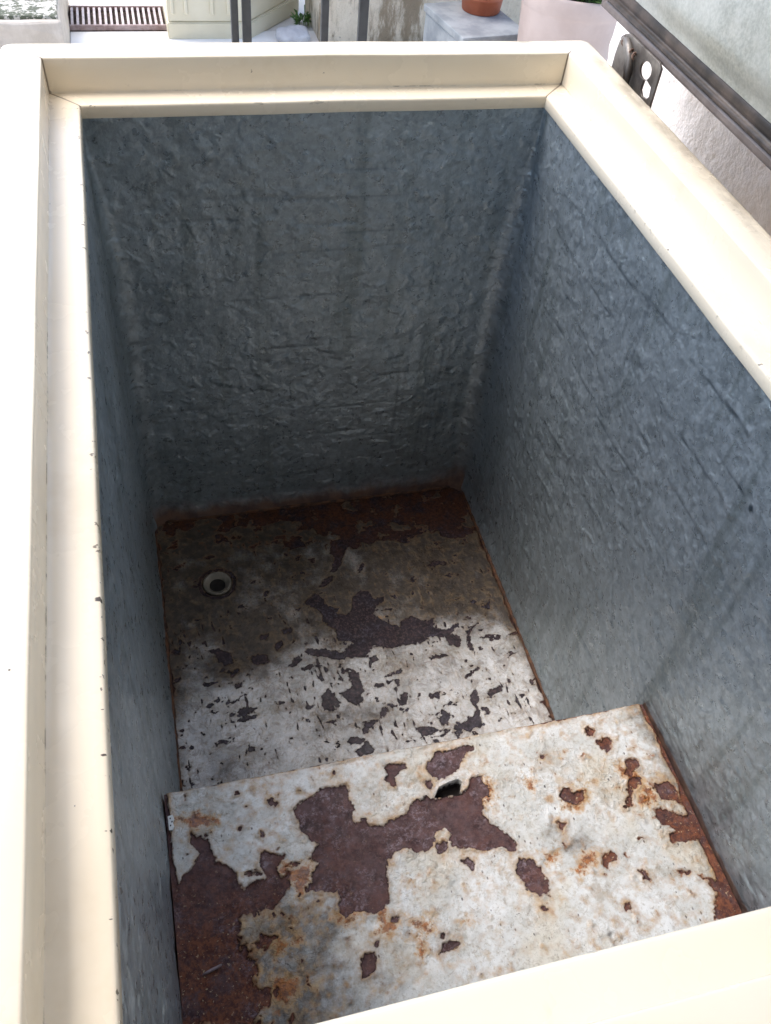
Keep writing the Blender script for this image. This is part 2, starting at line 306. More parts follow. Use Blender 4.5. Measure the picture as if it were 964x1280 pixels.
# rim: a profile swept round the opening, sharp inside corners, rounded outside corners
def ringpath(u,rr,spacing):
    """points round the opening offset outwards by u with corner radius rr (same count for every u)"""
    out=[]; cs=[(W,0,0),(0,0,90),(0,-LEN,180),(W,-LEN,270)]; K=7; nx=int(W/spacing); ny=int(LEN/spacing)
    base=u-rr
    for i,(cx,cy,a0) in enumerate(cs):
        sx=1 if cx>0 else -1; sy=1 if cy==0 else -1
        ax,ay=cx+sx*base,cy+sy*base; arc=[]
        for k in range(K):
            a=math.radians(a0+90*k/(K-1)); arc.append((ax+rr*math.cos(a),ay+rr*math.sin(a)))
        out+=arc
        nxt=cs[(i+1)%4]; sx2=1 if nxt[0]>0 else -1; sy2=1 if nxt[1]==0 else -1; b0=math.radians(nxt[2])
        q=(nxt[0]+sx2*base+rr*math.cos(b0),nxt[1]+sy2*base+rr*math.sin(b0)); n=nx if i%2==0 else ny
        for t in [.0007/(n*spacing),.0030/(n*spacing)]+[k/n for k in range(1,n)]+[1-.0030/(n*spacing),1-.0007/(n*spacing)]: out.append((arc[-1][0]*(1-t)+q[0]*t,arc[-1][1]*(1-t)+q[1]*t))
    return np.array(out)
def rim():
    P=[(.0022,-.006,0,0),(.0022,-LIP,0,0),(.0004,-LIP,0,0),(0,-LIP+.0006,0,.2),(0,-.0030,0,1),(.0003,-.0014,0,1),(.0011,-.0004,0,1),(.0028,.0000,0,.8),(.006,.0001,0,0),(.016,.0003,0,0),(.0265,.0001,.0,0),(.0293,.0,0.,0),(.0302,.0003,1.,0),(.0306,.0012,1,0),(.0308,.003,0,0),
       (.0312,.020,0,0),(.0316,.0330,0,0),(.0319,.0341,0,0),(.0325,.0347,0,0),(.0336,.035,0,0),(.050,.0352,0,0),(.060,.0350,0,0),(.0680,.0346,0,0),(.0715,.0332,0,0),(.0730,.0310,0,0),(.0735,.027,0,0),(.0735,-.012,0,0),(.0725,-.0145,0,0),(.062,-.0145,0,0),(.060,-.006,0,0)]
    rows=[];gr=[];ch=[];di=[]
    for u,z,g,c in P:
        xy=ringpath(u,max(0,u-.060) if u>.06 else 0.,.012); n=len(xy)
        x,y=xy[:,0],xy[:,1]
        # sheet metal is never quite straight
        s=fbm(x*5,y*5,3.3,2)*.0009; zz=z+fbm(x*6,y*6,9.1,2)*.0007+ (0 if u<.03 else fbm(x*9,y*9,4.4,2)*.0005)
        rows.append(np.stack([x+s*.8,y+s*.8,zz],-1)); _d=np.minimum(np.minimum(np.hypot(x-W-u,y-u),np.hypot(x+u,y-u)),np.minimum(np.hypot(x-W-u,y+LEN+u),np.hypot(x+u,y+LEN+u)))
        gr.append(np.maximum(np.full(n,g),np.where((_d<.0010)&(u<.036)&(z>-.002),1.6,0.))); ch.append(np.full(n,c)*np.where(x<.05,1.,.55)); 
        dv=np.where(u>.055,1.,0.)*np.where(x>.5,1.,0.25); di.append(np.full(n,1.)*dv)
    co=np.stack(rows,1)
    me=gridmesh('rim',co,wrap=True)
    attr(me,'grime_shade',np.stack(gr,1)); attr(me,'chip',np.stack(ch,1)); attr(me,'dirt',np.stack(di,1))
    bm=bmesh.new(); bm.from_mesh(me); bmesh.ops.remove_doubles(bm,verts=bm.verts,dist=1e-6)
    bmesh.ops.recalc_face_normals(bm,faces=bm.faces)
    for e in bm.edges:
        if len(e.link_faces)==2 and e.calc_face_angle(0)>math.radians(50): e.smooth=False
    bm.to_mesh(me); bm.free(); me.name='rim'
    return part('rim',me,M['enamel'],True)
rim()
# outer shell
bm=bmesh.new()
fp=ringpath(.070,.018,.5); fp=[tuple(p) for p in fp]
a=[bm.verts.new((x,y,-.012)) for x,y in fp]; b=[bm.verts.new((x,y,GZ+.03)) for x,y in fp]; n=len(fp)
for i in range(n): bm.faces.new((a[i],a[(i+1)%n],b[(i+1)%n],b[i]))
bm.faces.new(b)
pbm('outer_shell',bm,M['shell'])
for fx in (.0,W):
    for fy in (-.03,-LEN+.03):
        bm=bmesh.new(); box(bm,fx-.02,fx+.02,fy-.02,fy+.02,GZ,GZ+.032,.004); pbm('foot',bm,M['rubber'])
# liner walls
CREASE=[[-0.096, -0.07, -0.191, -0.065], [-0.1, -0.114, -0.192, -0.115], [-0.208, -0.117, -0.277, -0.115], [-0.198, -0.17, -0.268, -0.173], [-0.278, -0.067, -0.357, -0.06], [-0.41, -0.06, -0.513, -0.059], [-0.137, -0.166, -0.192, -0.156], [-0.21, -0.22, -0.312, -0.221], [-0.197, -0.064, -0.278, -0.067], [-0.119, -0.212, -0.184, -0.205], [-0.343, -0.123, -0.416, -0.126], [-0.194, -0.333, -0.243, -0.336], [-0.187, -0.338, -0.278, -0.326], [-0.3, -0.23, -0.413, -0.227], [-0.439, -0.127, -0.527, -0.13], [-0.328, -0.271, -0.382, -0.274], [-0.313, -0.333, -0.387, -0.332], [-0.367, -0.173, -0.414, -0.185], [-0.453, -0.181, -0.526, -0.183], [-0.47, -0.057, -0.513, -0.057], [-0.405, -0.295, -0.465, -0.276], [-0.174, -0.413, -0.267, -0.411], [-0.492, -0.1, -0.543, -0.101]]
DRIP=[[-0.286, -0.068, -0.279, -0.133], [-0.297, -0.066, -0.297, -0.139], [-0.324, -0.062, -0.313, -0.172], [-0.151, -0.049, -0.163, -0.101], [-0.32, -0.041, -0.327, -0.136], [-0.196, -0.174, -0.196, -0.211], [-0.286, -0.323, -0.301, -0.428], [-0.405, -0.306, -0.481, -0.428], [-0.438, -0.097, -0.447, -0.137]]
def liner():
    u=.0022; sp=.0024; x0,x1,y0,y1=-u,W+u,-LEN-u,u; R0=.030
    def outline(r):
        pts=[]; nor=[]
        def seg(ax,ay,bx,by,nx,ny,L):
            n=int(L/sp)
            for k in range(n): t=k/n; pts.append((ax+(bx-ax)*t,ay+(by-ay)*t)); nor.append((nx,ny))
        def arc(cx,cy,a0):
            for k in range(18): a=math.radians(a0-90*k/18); pts.append((cx+r*math.cos(a),cy+r*math.sin(a))); nor.append((-math.cos(a),-math.sin(a)))
        arc(x1-r,y1-r,90); seg(x1,y1-r,x1,y0+r,-1,0,LEN-2*R0); arc(x1-r,y0+r,0); seg(x1-r,y0,x0+r,y0,0,1,W-2*R0); arc(x0+r,y0+r,-90); seg(x0,y0+r,x0,y1-r,1,0,LEN-2*R0); arc(x0+r,y1-r,180); seg(x0+r,y1,x1-r,y1,0,-1,W-2*R0)
        return np.array(pts),np.array(nor)
    pa,nn=outline(.0015); pb,_=outline(R0); zs=np.linspace(-.0058,-DEP-.003,250); f=sst(.01,.22,-zs)[None,:]
    X=pa[:,None,0]*(1-f)+pb[:,None,0]*f; Y=pa[:,None,1]*(1-f)+pb[:,None,1]*f; Z=zs[None,:]+0*X
    damp=sst(0,.03,-.0137-Z)                         # held flat under the lip
    h=fbm(X*11,Y*11,Z*11,3)*.0016+fbm(X*48,Y*48,Z*48,2)*.00070
    pit=noise(X*95,Y*95,Z*95); h+=-.0012*sst(.35,.9,pit)+.0010*sst(.35,.9,noise(X*75+9,Y*75,Z*75))
    cr=np.zeros(X.shape); right=(X>W-.012); Yc=Y+.0016*noise(Y*60,Z*60,2.); Zc=Z+.0030*noise(Y*35,Z*35,7.)+.004*noise(Y*9+X*9,Z*9,3.)
    for (a,b,c,d) in CREASE:
        m=right&(Y<max(a,c)+.02)&(Y>min(a,c)-.02)&(abs(Z-(b+d)/2)<.03); t=np.clip((Y[m]-a)/(c-a),0,1); dz=Zc[m]-(b+(d-b)*t); e=np.maximum(0,np.maximum(Y[m]-max(a,c),min(a,c)-Y[m]))
        q=np.hypot(dz,e); f=np.exp(-(q/.0013)**2)*(.6+.8*np.clip(noise(Y[m]*50,Z[m]*5),-.5,.7)); cr[m]=np.maximum(cr[m],f); h[m]+=-.0008*f+.0005*np.exp(-((dz-.003)/.003)**2)*np.exp(-(e/.004)**2)
    for k in range(64):                                # fainter folds, same direction
        wall=k%3; a=-rng.uniform(.05,.8); b=-rng.uniform(.05,.6); L=rng.uniform(.04,.13); wv=[right,(Y>-.012),(X<.012)][wall]; Cc=[Y,-X-.0,Y][wall]; Co=a if wall!=1 else -rng.uniform(.05,.4)
        m=wv&(abs(Cc-Co)<L)&(abs(Z-b)<.02); q=Zc[m]-b-rng.uniform(-.25,.25)*(Cc[m]-Co)*(k%4==0); f=np.exp(-(q/.0015)**2)*sst(0,.02,L/2-abs(Cc[m]-Co)); h[m]-=.0009*f; cr[m]=np.maximum(cr[m],.36*f)
    for (a,b,c,d) in DRIP:
        m=right&(Y<max(a,c)+.02)&(Y>min(a,c)-.02)&(Z<max(b,d)+.01)&(Z>min(b,d)-.01); t=np.clip((Z[m]-b)/(d-b),0,1); q=Yc[m]-(a+(c-a)*t)
        f=np.exp(-(q/.0022)**2)*sst(0,.15,t)*sst(0,.2,1-t); cr[m]=np.maximum(cr[m],.40*f); h[m]+=-.0003*f
    rn=fbm(Y*13+X*13,Z*13,41.,3); f=np.exp(-(rn/.022)**2)*sst(.05,.35,noise(Y*7+X*7,Z*7,9.))*np.where(right,1.,.5); h-=.0005*f; cr=np.maximum(cr,.45*f)
    rn=fbm(Y*24+X*20,Z*17,77.,2); f=np.exp(-(rn/.03)**2)*sst(.1,.4,noise(Y*8+X*8,Z*8,19.))*np.where(right,1.,.4); h-=.0005*f; cr=np.maximum(cr,.35*f)
    fw=(Y>-.012)
    for k in range(16):
        a=rng.uniform(.375,.495); z0=rng.uniform(-.30,-.42); z1=rng.uniform(-.50,-.60); q=X+.0012*noise(X*50,Z*30,3.)-a; f=np.exp(-(q/.0026)**2)*sst(z1-.02,z1+.03,Z)*sst(z0+.02,z0-.06,Z)*fw; cr=np.maximum(cr,.48*f)
    for (xa,xb,zb) in ((.285,.345,-.082),(.20,.37,-.118),(.28,.40,-.165),(.19,.33,-.19),(.06,.17,-.14),(.12,.30,-.255)):
        q=Z+.0015*noise(X*30,Z*20,5.)-zb; f=np.exp(-(q/.0014)**2)*sst(xa-.02,xa+.02,X)*sst(xb+.02,xb-.02,X)*fw; cr=np.maximum(cr,.5*f); h-=.0006*f
    hx=np.hypot(Y+.558,Z+.104); pin=right&(hx<.006); cr=np.where(pin,np.maximum(cr,sst(.0045,.002,hx)*1.6),cr)
    h=h*damp
    X=X+nn[:,None,0]*h; Y=Y+nn[:,None,1]*h
    flare=sst(-DEP+.035,-DEP,Z)*.006; X+=nn[:,None,0]*flare; Y+=nn[:,None,1]*flare
    me=gridmesh('liner',np.stack([X,Y,Z],-1),wrap=True); me.flip_normals()
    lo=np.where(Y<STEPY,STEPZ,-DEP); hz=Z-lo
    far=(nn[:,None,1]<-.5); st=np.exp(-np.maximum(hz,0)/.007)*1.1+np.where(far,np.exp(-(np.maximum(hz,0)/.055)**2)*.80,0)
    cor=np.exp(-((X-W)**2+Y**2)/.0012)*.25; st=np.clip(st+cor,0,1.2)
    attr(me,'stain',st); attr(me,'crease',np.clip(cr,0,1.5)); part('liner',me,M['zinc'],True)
liner()
MAIN=[[0.12,-0.612],[0.129,-0.605],[0.142,-0.601],[0.151,-0.594],[0.168,-0.595],[0.177,-0.596],[0.179,-0.603],[0.176,-0.611],[0.179,-0.62],[0.176,-0.635],[0.181,-0.637],[0.186,-0.635],[0.189,-0.641],[0.199,-0.645],[0.209,-0.641],[0.221,-0.641],[0.23,-0.636],[0.241,-0.627],[0.252,-0.626],[0.261,-0.629],[0.275,-0.629],[0.286,-0.628],[0.292,-0.628],[0.298,-0.624],[0.304,-0.614],[0.311,-0.613],[0.316,-0.617],[0.319,-0.627],[0.316,-0.637],[0.309,-0.639],[0.309,-0.646],[0.303,-0.654],[0.305,-0.662],[0.316,-0.671],[0.321,-0.678],[0.324,-0.684],[0.327,-0.691],[0.324,-0.697],[0.319,-0.694],[0.311,-0.688],[0.3,-0.689],[0.286,-0.685],[0.276,-0.683],[0.27,-0.682],[0.264,-0.672],[0.267,-0.664],[0.263,-0.659],[0.252,-0.662],[0.247,-0.674],[0.239,-0.677],[0.229,-0.678],[0.226,-0.674],[0.219,-0.67],[0.21,-0.671],[0.202,-0.676],[0.196,-0.684],[0.195,-0.694],[0.194,-0.706],[0.192,-0.716],[0.185,-0.721],[0.179,-0.724],[0.171,-0.72],[0.165,-0.718],[0.157,-0.717],[0.15,-0.72],[0.143,-0.715],[0.147,-0.705],[0.147,-0.697],[0.14,-0.696],[0.131,-0.693],[0.125,-0.69],[0.117,-0.692],[0.124,-0.684],[0.127,-0.675],[0.134,-0.667],[0.127,-0.662],[0.132,-0.654],[0.138,-0.65],[0.129,-0.64],[0.123,-0.632],[0.122,-0.622]]
LEFT=[[0.021,-0.612],[0.028,-0.62],[0.036,-0.624],[0.038,-0.631],[0.04,-0.638],[0.041,-0.646],[0.05,-0.651],[0.055,-0.656],[0.058,-0.661],[0.057,-0.668],[0.062,-0.677],[0.072,-0.672],[0.084,-0.673],[0.085,-0.667],[0.081,-0.66],[0.083,-0.646],[0.097,-0.649],[0.104,-0.653],[0.103,-0.658],[0.095,-0.663],[0.094,-0.669],[0.104,-0.677],[0.101,-0.685],[0.093,-0.693],[0.086,-0.699],[0.077,-0.697],[0.068,-0.698],[0.056,-0.699],[0.056,-0.707],[0.052,-0.717],[0.052,-0.726],[0.058,-0.732],[0.065,-0.74],[0.065,-0.749],[0.058,-0.755],[0.066,-0.762],[0.074,-0.761],[0.076,-0.77],[0.069,-0.776],[0.061,-0.778],[0.055,-0.787],[0.001,-0.774],[0.0,-0.753],[0.001,-0.726],[0.002,-0.698],[0.004,-0.668],[0.005,-0.659],[0.011,-0.651],[0.02,-0.645],[0.026,-0.639],[0.026,-0.632],[0.02,-0.623]]
SMALL=[[[0.251,-0.672],[0.26,-0.673],[0.262,-0.679],[0.256,-0.682],[0.248,-0.682]],[[0.217,-0.584],[0.232,-0.584],[0.241,-0.586],[0.24,-0.592],[0.229,-0.594],[0.226,-0.6],[0.226,-0.607],[0.219,-0.606],[0.216,-0.6],[0.221,-0.593]],[[0.261,-0.593],[0.268,-0.587],[0.278,-0.581],[0.297,-0.581],[0.31,-0.579],[0.316,-0.581],[0.315,-0.586],[0.306,-0.588],[0.3,-0.593],[0.295,-0.604],[0.285,-0.607],[0.276,-0.611],[0.267,-0.606],[0.261,-0.6]],[[0.256,-0.608],[0.263,-0.611],[0.262,-0.617],[0.256,-0.614]],[[0.271,-0.695],[0.275,-0.693],[0.281,-0.695],[0.281,-0.701],[0.278,-0.704],[0.274,-0.7]],[[0.321,-0.709],[0.326,-0.704],[0.338,-0.706],[0.344,-0.717],[0.345,-0.733],[0.342,-0.742],[0.333,-0.742],[0.325,-0.732],[0.319,-0.715]],[[0.329,-0.75],[0.336,-0.749],[0.337,-0.755],[0.331,-0.756]],[[0.384,-0.603],[0.389,-0.607],[0.387,-0.611],[0.384,-0.609]],[[0.154,-0.76],[0.16,-0.754],[0.167,-0.754],[0.169,-0.762],[0.165,-0.771],[0.158,-0.774],[0.153,-0.772],[0.154,-0.765]],[[0.226,-0.766],[0.233,-0.761],[0.242,-0.761],[0.247,-0.764],[0.243,-0.767],[0.233,-0.768],[0.226,-0.769]],[[0.191,-0.729],[0.196,-0.727],[0.199,-0.73],[0.196,-0.734],[0.19,-0.732]],[[0.231,-0.753],[0.235,-0.754],[0.234,-0.757],[0.231,-0.756]],[[0.393,-0.645],[0.402,-0.646],[0.404,-0.652],[0.407,-0.65],[0.415,-0.653],[0.412,-0.66],[0.404,-0.664],[0.393,-0.663],[0.389,-0.658],[0.389,-0.651]],[[0.45,-0.603],[0.463,-0.6],[0.466,-0.606],[0.46,-0.615],[0.452,-0.612]],[[0.445,-0.586],[0.452,-0.588],[0.451,-0.594],[0.443,-0.595]],[[0.473,-0.629],[0.485,-0.631],[0.484,-0.638],[0.47,-0.648],[0.465,-0.642],[0.47,-0.636]],[[0.467,-0.648],[0.481,-0.65],[0.478,-0.657],[0.466,-0.661],[0.458,-0.677],[0.452,-0.676],[0.459,-0.665]],[[0.485,-0.655],[0.491,-0.662],[0.503,-0.658],[0.511,-0.666],[0.512,-0.675],[0.512,-0.69],[0.505,-0.679],[0.494,-0.677],[0.491,-0.666]],[[0.479,-0.686],[0.49,-0.685],[0.498,-0.693],[0.516,-0.702],[0.518,-0.712],[0.511,-0.721],[0.498,-0.723],[0.482,-0.721],[0.483,-0.713],[0.492,-0.711],[0.489,-0.706],[0.479,-0.701],[0.477,-0.694]],[[0.404,-0.725],[0.409,-0.717],[0.419,-0.716],[0.422,-0.723],[0.41,-0.728],[0.407,-0.731]],[[0.375,-0.677],[0.384,-0.68],[0.379,-0.687],[0.376,-0.685]],[[0.374,-0.697],[0.378,-0.7],[0.374,-0.702]],[[0.493,-0.755],[0.508,-0.764],[0.522,-0.763],[0.524,-0.773],[0.522,-0.791],[0.519,-0.803],[0.49,-0.796],[0.504,-0.775],[0.502,-0.765]],[[0.41,-0.765],[0.416,-0.766],[0.413,-0.771],[0.409,-0.77]],[[0.436,-0.738],[0.442,-0.739],[0.444,-0.75],[0.44,-0.748]],[[0.474,-0.747],[0.488,-0.751],[0.478,-0.752]],[[0.098,-0.598],[0.104,-0.597],[0.106,-0.601],[0.101,-0.603],[0.097,-0.601]]]
ORANGE=[[[0.008,-0.595],[0.021,-0.598],[0.029,-0.595],[0.04,-0.604],[0.047,-0.604],[0.047,-0.609],[0.037,-0.61],[0.026,-0.611],[0.02,-0.61],[0.016,-0.604],[0.008,-0.599]],[[0.204,-0.734],[0.212,-0.737],[0.221,-0.74],[0.226,-0.744],[0.222,-0.748],[0.213,-0.747],[0.211,-0.741]],[[0.211,-0.747],[0.214,-0.748],[0.213,-0.76],[0.21,-0.767],[0.209,-0.762]],[[0.181,-0.721],[0.187,-0.722],[0.186,-0.73],[0.195,-0.737],[0.192,-0.743],[0.174,-0.739],[0.18,-0.733]],[[0.258,-0.743],[0.261,-0.745],[0.261,-0.749],[0.257,-0.749]],[[0.142,-0.716],[0.15,-0.72],[0.165,-0.718],[0.162,-0.724],[0.147,-0.727],[0.139,-0.722]],[[0.098,-0.662],[0.106,-0.66],[0.107,-0.668],[0.126,-0.666],[0.128,-0.67],[0.119,-0.686],[0.111,-0.694],[0.108,-0.679],[0.097,-0.669]],[[0.315,-0.621],[0.322,-0.622],[0.318,-0.639],[0.309,-0.646],[0.307,-0.641]],[[0.361,-0.628],[0.366,-0.628],[0.362,-0.639],[0.359,-0.637]],[[0.408,-0.649],[0.417,-0.648],[0.412,-0.662],[0.4,-0.669],[0.388,-0.665],[0.391,-0.661],[0.405,-0.663]],[[0.085,-0.724],[0.094,-0.729],[0.107,-0.727],[0.095,-0.733],[0.084,-0.738]],[[0.078,-0.754],[0.098,-0.761],[0.1,-0.767],[0.083,-0.779],[0.076,-0.772]],[[0.518,-0.749],[0.522,-0.763],[0.507,-0.766]],[[0.352,-0.703],[0.364,-0.708],[0.352,-0.714]],[[0.392,-0.711],[0.402,-0.714],[0.396,-0.723],[0.378,-0.728]],[[0.461,-0.634],[0.466,-0.635],[0.481,-0.65],[0.474,-0.661],[0.464,-0.649]],[[0.482,-0.66],[0.488,-0.673],[0.479,-0.681],[0.467,-0.676]],[[0.057,-0.744],[0.066,-0.747],[0.064,-0.754]]]
RECESS_SHADE=[[0.26,-0.628],[0.268,-0.618],[0.281,-0.615],[0.29,-0.614],[0.293,-0.618],[0.289,-0.626],[0.292,-0.629],[0.286,-0.629],[0.275,-0.628]]
FLOOR=[[[0.21,-0.197],[0.23,-0.182],[0.238,-0.193],[0.244,-0.211],[0.26,-0.216],[0.251,-0.226],[0.267,-0.229],[0.277,-0.227],[0.283,-0.204],[0.299,-0.19],[0.312,-0.192],[0.315,-0.209],[0.332,-0.208],[0.33,-0.216],[0.316,-0.222],[0.309,-0.237],[0.319,-0.25],[0.342,-0.266],[0.348,-0.256],[0.366,-0.251],[0.38,-0.262],[0.397,-0.261],[0.393,-0.276],[0.411,-0.283],[0.431,-0.275],[0.433,-0.279],[0.415,-0.292],[0.429,-0.302],[0.421,-0.318],[0.407,-0.309],[0.404,-0.297],[0.385,-0.29],[0.366,-0.3],[0.337,-0.298],[0.323,-0.301],[0.305,-0.294],[0.296,-0.291],[0.279,-0.308],[0.254,-0.303],[0.254,-0.288],[0.269,-0.28],[0.248,-0.272],[0.246,-0.252],[0.232,-0.238],[0.232,-0.223],[0.222,-0.207]],[[0.195,-0.281],[0.202,-0.277],[0.229,-0.287],[0.253,-0.294],[0.25,-0.308],[0.224,-0.297],[0.2,-0.289]],[[0.273,-0.085],[0.294,-0.087],[0.303,-0.095],[0.319,-0.1],[0.314,-0.11],[0.297,-0.103],[0.287,-0.119],[0.28,-0.136],[0.267,-0.15],[0.26,-0.147],[0.273,-0.121],[0.268,-0.107]],[[0.237,-0.173],[0.251,-0.158],[0.264,-0.156],[0.26,-0.166],[0.245,-0.174]],[[0.303,-0.15],[0.314,-0.139],[0.316,-0.144],[0.307,-0.155]],[[0.207,-0.358],[0.217,-0.348],[0.225,-0.359],[0.218,-0.378],[0.207,-0.381],[0.204,-0.372]],[[0.249,-0.326],[0.264,-0.331],[0.266,-0.356],[0.26,-0.376],[0.254,-0.383],[0.24,-0.372],[0.23,-0.358],[0.242,-0.358],[0.251,-0.349]],[[0.287,-0.309],[0.295,-0.309],[0.296,-0.317],[0.288,-0.319]],[[0.168,-0.302],[0.185,-0.286],[0.19,-0.295],[0.175,-0.306]],[[0.155,-0.264],[0.164,-0.258],[0.166,-0.266],[0.156,-0.274]],[[0.372,-0.326],[0.399,-0.323],[0.401,-0.329],[0.374,-0.33]],[[0.314,-0.376],[0.326,-0.376],[0.32,-0.394],[0.31,-0.394]],[[0.279,-0.4],[0.291,-0.392],[0.292,-0.399],[0.284,-0.406]],[[0.413,-0.366],[0.439,-0.355],[0.438,-0.36],[0.415,-0.369]],[[0.439,-0.292],[0.463,-0.281],[0.444,-0.297],[0.441,-0.308],[0.441,-0.335],[0.434,-0.318]],[[0.423,-0.386],[0.424,-0.404],[0.416,-0.417],[0.41,-0.405]],[[0.299,-0.345],[0.327,-0.335],[0.327,-0.341],[0.302,-0.347]],[[0.057,-0.255],[0.075,-0.255],[0.092,-0.266],[0.092,-0.282],[0.084,-0.286],[0.073,-0.275],[0.069,-0.262]],[[0.119,-0.277],[0.13,-0.273],[0.142,-0.28],[0.143,-0.29],[0.127,-0.293],[0.119,-0.287]],[[0.136,-0.244],[0.148,-0.243],[0.146,-0.253],[0.136,-0.251]],[[0.17,-0.239],[0.184,-0.237],[0.182,-0.247],[0.171,-0.248]],[[0.157,-0.263],[0.165,-0.258],[0.167,-0.266],[0.158,-0.271]],[[0.087,-0.296],[0.099,-0.292],[0.1,-0.298],[0.09,-0.304]],[[0.087,-0.36],[0.098,-0.356],[0.117,-0.359],[0.106,-0.365],[0.089,-0.368]],[[0.078,-0.358],[0.085,-0.361],[0.084,-0.366],[0.077,-0.366]],[[0.011,-0.295],[0.016,-0.29],[0.018,-0.297],[0.012,-0.299]],[[0.024,-0.272],[0.032,-0.273],[0.029,-0.279]],[[0.082,-0.346],[0.103,-0.333],[0.104,-0.336],[0.084,-0.347]],[[0.089,-0.317],[0.101,-0.315],[0.101,-0.322],[0.09,-0.323]],[[0.169,-0.305],[0.183,-0.289],[0.189,-0.292],[0.178,-0.304]],[[0.38,-0.44],[0.408,-0.429],[0.418,-0.407],[0.418,-0.427],[0.416,-0.44],[0.394,-0.452]],[[0.357,-0.422],[0.375,-0.424],[0.369,-0.434],[0.358,-0.43]],[[0.437,-0.397],[0.466,-0.389],[0.462,-0.398],[0.441,-0.405]],[[0.282,-0.394],[0.294,-0.393],[0.288,-0.405],[0.279,-0.405]],[[0.234,-0.449],[0.254,-0.437],[0.261,-0.454],[0.238,-0.456]],[[0.254,-0.408],[0.275,-0.409],[0.25,-0.427]],[[0.321,-0.431],[0.345,-0.433],[0.36,-0.442],[0.329,-0.446]],[[0.477,-0.255],[0.495,-0.242],[0.485,-0.261]],[[0.305,-0.142],[0.315,-0.142],[0.305,-0.155]]]

def sheet(name,x0,x1,y0,y1,z,polys,edge,extra=None,front=False,sp=.00125):
    nx=int((x1-x0)/sp); ny=int((y1-y0)/sp); X,Y=np.meshgrid(np.linspace(x0,x1,nx),np.linspace(y0,y1,ny),indexing='ij')
    wx=X+.0024*fbm(X*110,Y*110,1.,3)+.0018*noise(X*330,Y*330,4.); wy=Y+.0024*fbm(X*110,Y*110,8.,3)+.0018*noise(X*330,Y*330,14.)
    D=sdf_many(wx,wy,polys); return X,Y,wx,wy,D
# floor of the tub
def tub_floor():
    X,Y,wx,wy,D=sheet('f',-.004,W+.004,STEPY-.01,.004,-DEP,FLOOR,0)
    # small flaked specks: dense in the middle band, sparse by the far wall
    dens=.10+.16*sst(-.18,-.30,Y)-.10*sst(-.05,-.0,Y); sn=.75*fbm(X*48,Y*66,31.,4,.62); band=fbm(X*10,Y*10,12.,3)
    S=(.72-dens-.45*band-sn)*.012; 
    dl=fbm(X*150,Y*55+X*50,3.,2); S2=(.98-dens*1.2-.5*fbm(X*12,Y*12,55.,2)-dl)*.008
    D=np.minimum(D,np.minimum(S,S2))
    e=np.minimum(np.minimum(X,W-X),-Y); D=np.minimum(D,(e-.005+.006*fbm(X*40,Y*40,2.,3))); fr=(.55-.9*sst(-.16,-.02,Y+.35*(X-.3))-fbm(X*22,Y*30,61.,4,.6))*.012; D=np.minimum(D,np.where(Y>-.2,fr+.02*sst(-.08,-.2,Y),.03))
    ang=np.hypot(X-.087,Y+.139); D=np.minimum(D,abs(ang-.0265)-.0022+.002*fbm(X*150,Y*150,6.,2))
    grime_shade=.5*sst(-.10,.0,Y)+.85*sst(-.36,-.16,Y+.03*fbm(X*14,Y*14,20.,3))+.45*sst(.25,.5,X)*sst(-.3,-.02,Y)+.35*np.exp(-(((X-.07)/.05)**2+((Y+.43)/.05)**2))+.55*np.exp(-(((X-.24)/.09)**2+((Y+.40)/.05)**2))+.35*np.exp(-(((X-.10)/.06)**2+((Y+.29)/.03)**2))+.4*np.exp(-(((X-.40)/.06)**2+((Y+.50)/.03)**2))+.22*fbm(X*12,Y*12,71.,3) +.35*sst(.12,.0,abs(Y+.27)+.03*band) -.0  # brown staining, with shade behind the far wall painted into it
    grime_shade+=.5*sst(.03,.0,e)+.45*np.exp(-((ang-.028)/.008)**2)
    h=fbm(X*28,Y*28,5.,3)*.0007+fbm(X*130,Y*130,5.,2)*.00030+.0007*sst(-.0005,.0009,D)+.0006*np.exp(-(D-.0015)**2/.0012**2)*(noise(X*60,Y*60,4)>0)
    h-=.006*sst(.0245,.0185,ang)                                                          # dish for the drain
    X2=np.where(ang<.019,np.nan,X)
    me=gridmesh('tub_floor',np.stack([X,Y,-DEP+h],-1))
    attr(me,'rust',D); attr(me,'orange',np.full(D.shape,.03)+0*D-0.028*np.exp(-(((X-.32)/.02)**2+((Y+.245)/.012)**2))); attr(me,'grime_shade',grime_shade); attr(me,'recess_shade',np.full(D.shape,.03)); attr(me,'warm',np.clip(1.*sst(-.17,-.04,Y)+.8*sst(.02,.0,e),0,1))
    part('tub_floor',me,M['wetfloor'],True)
tub_floor()
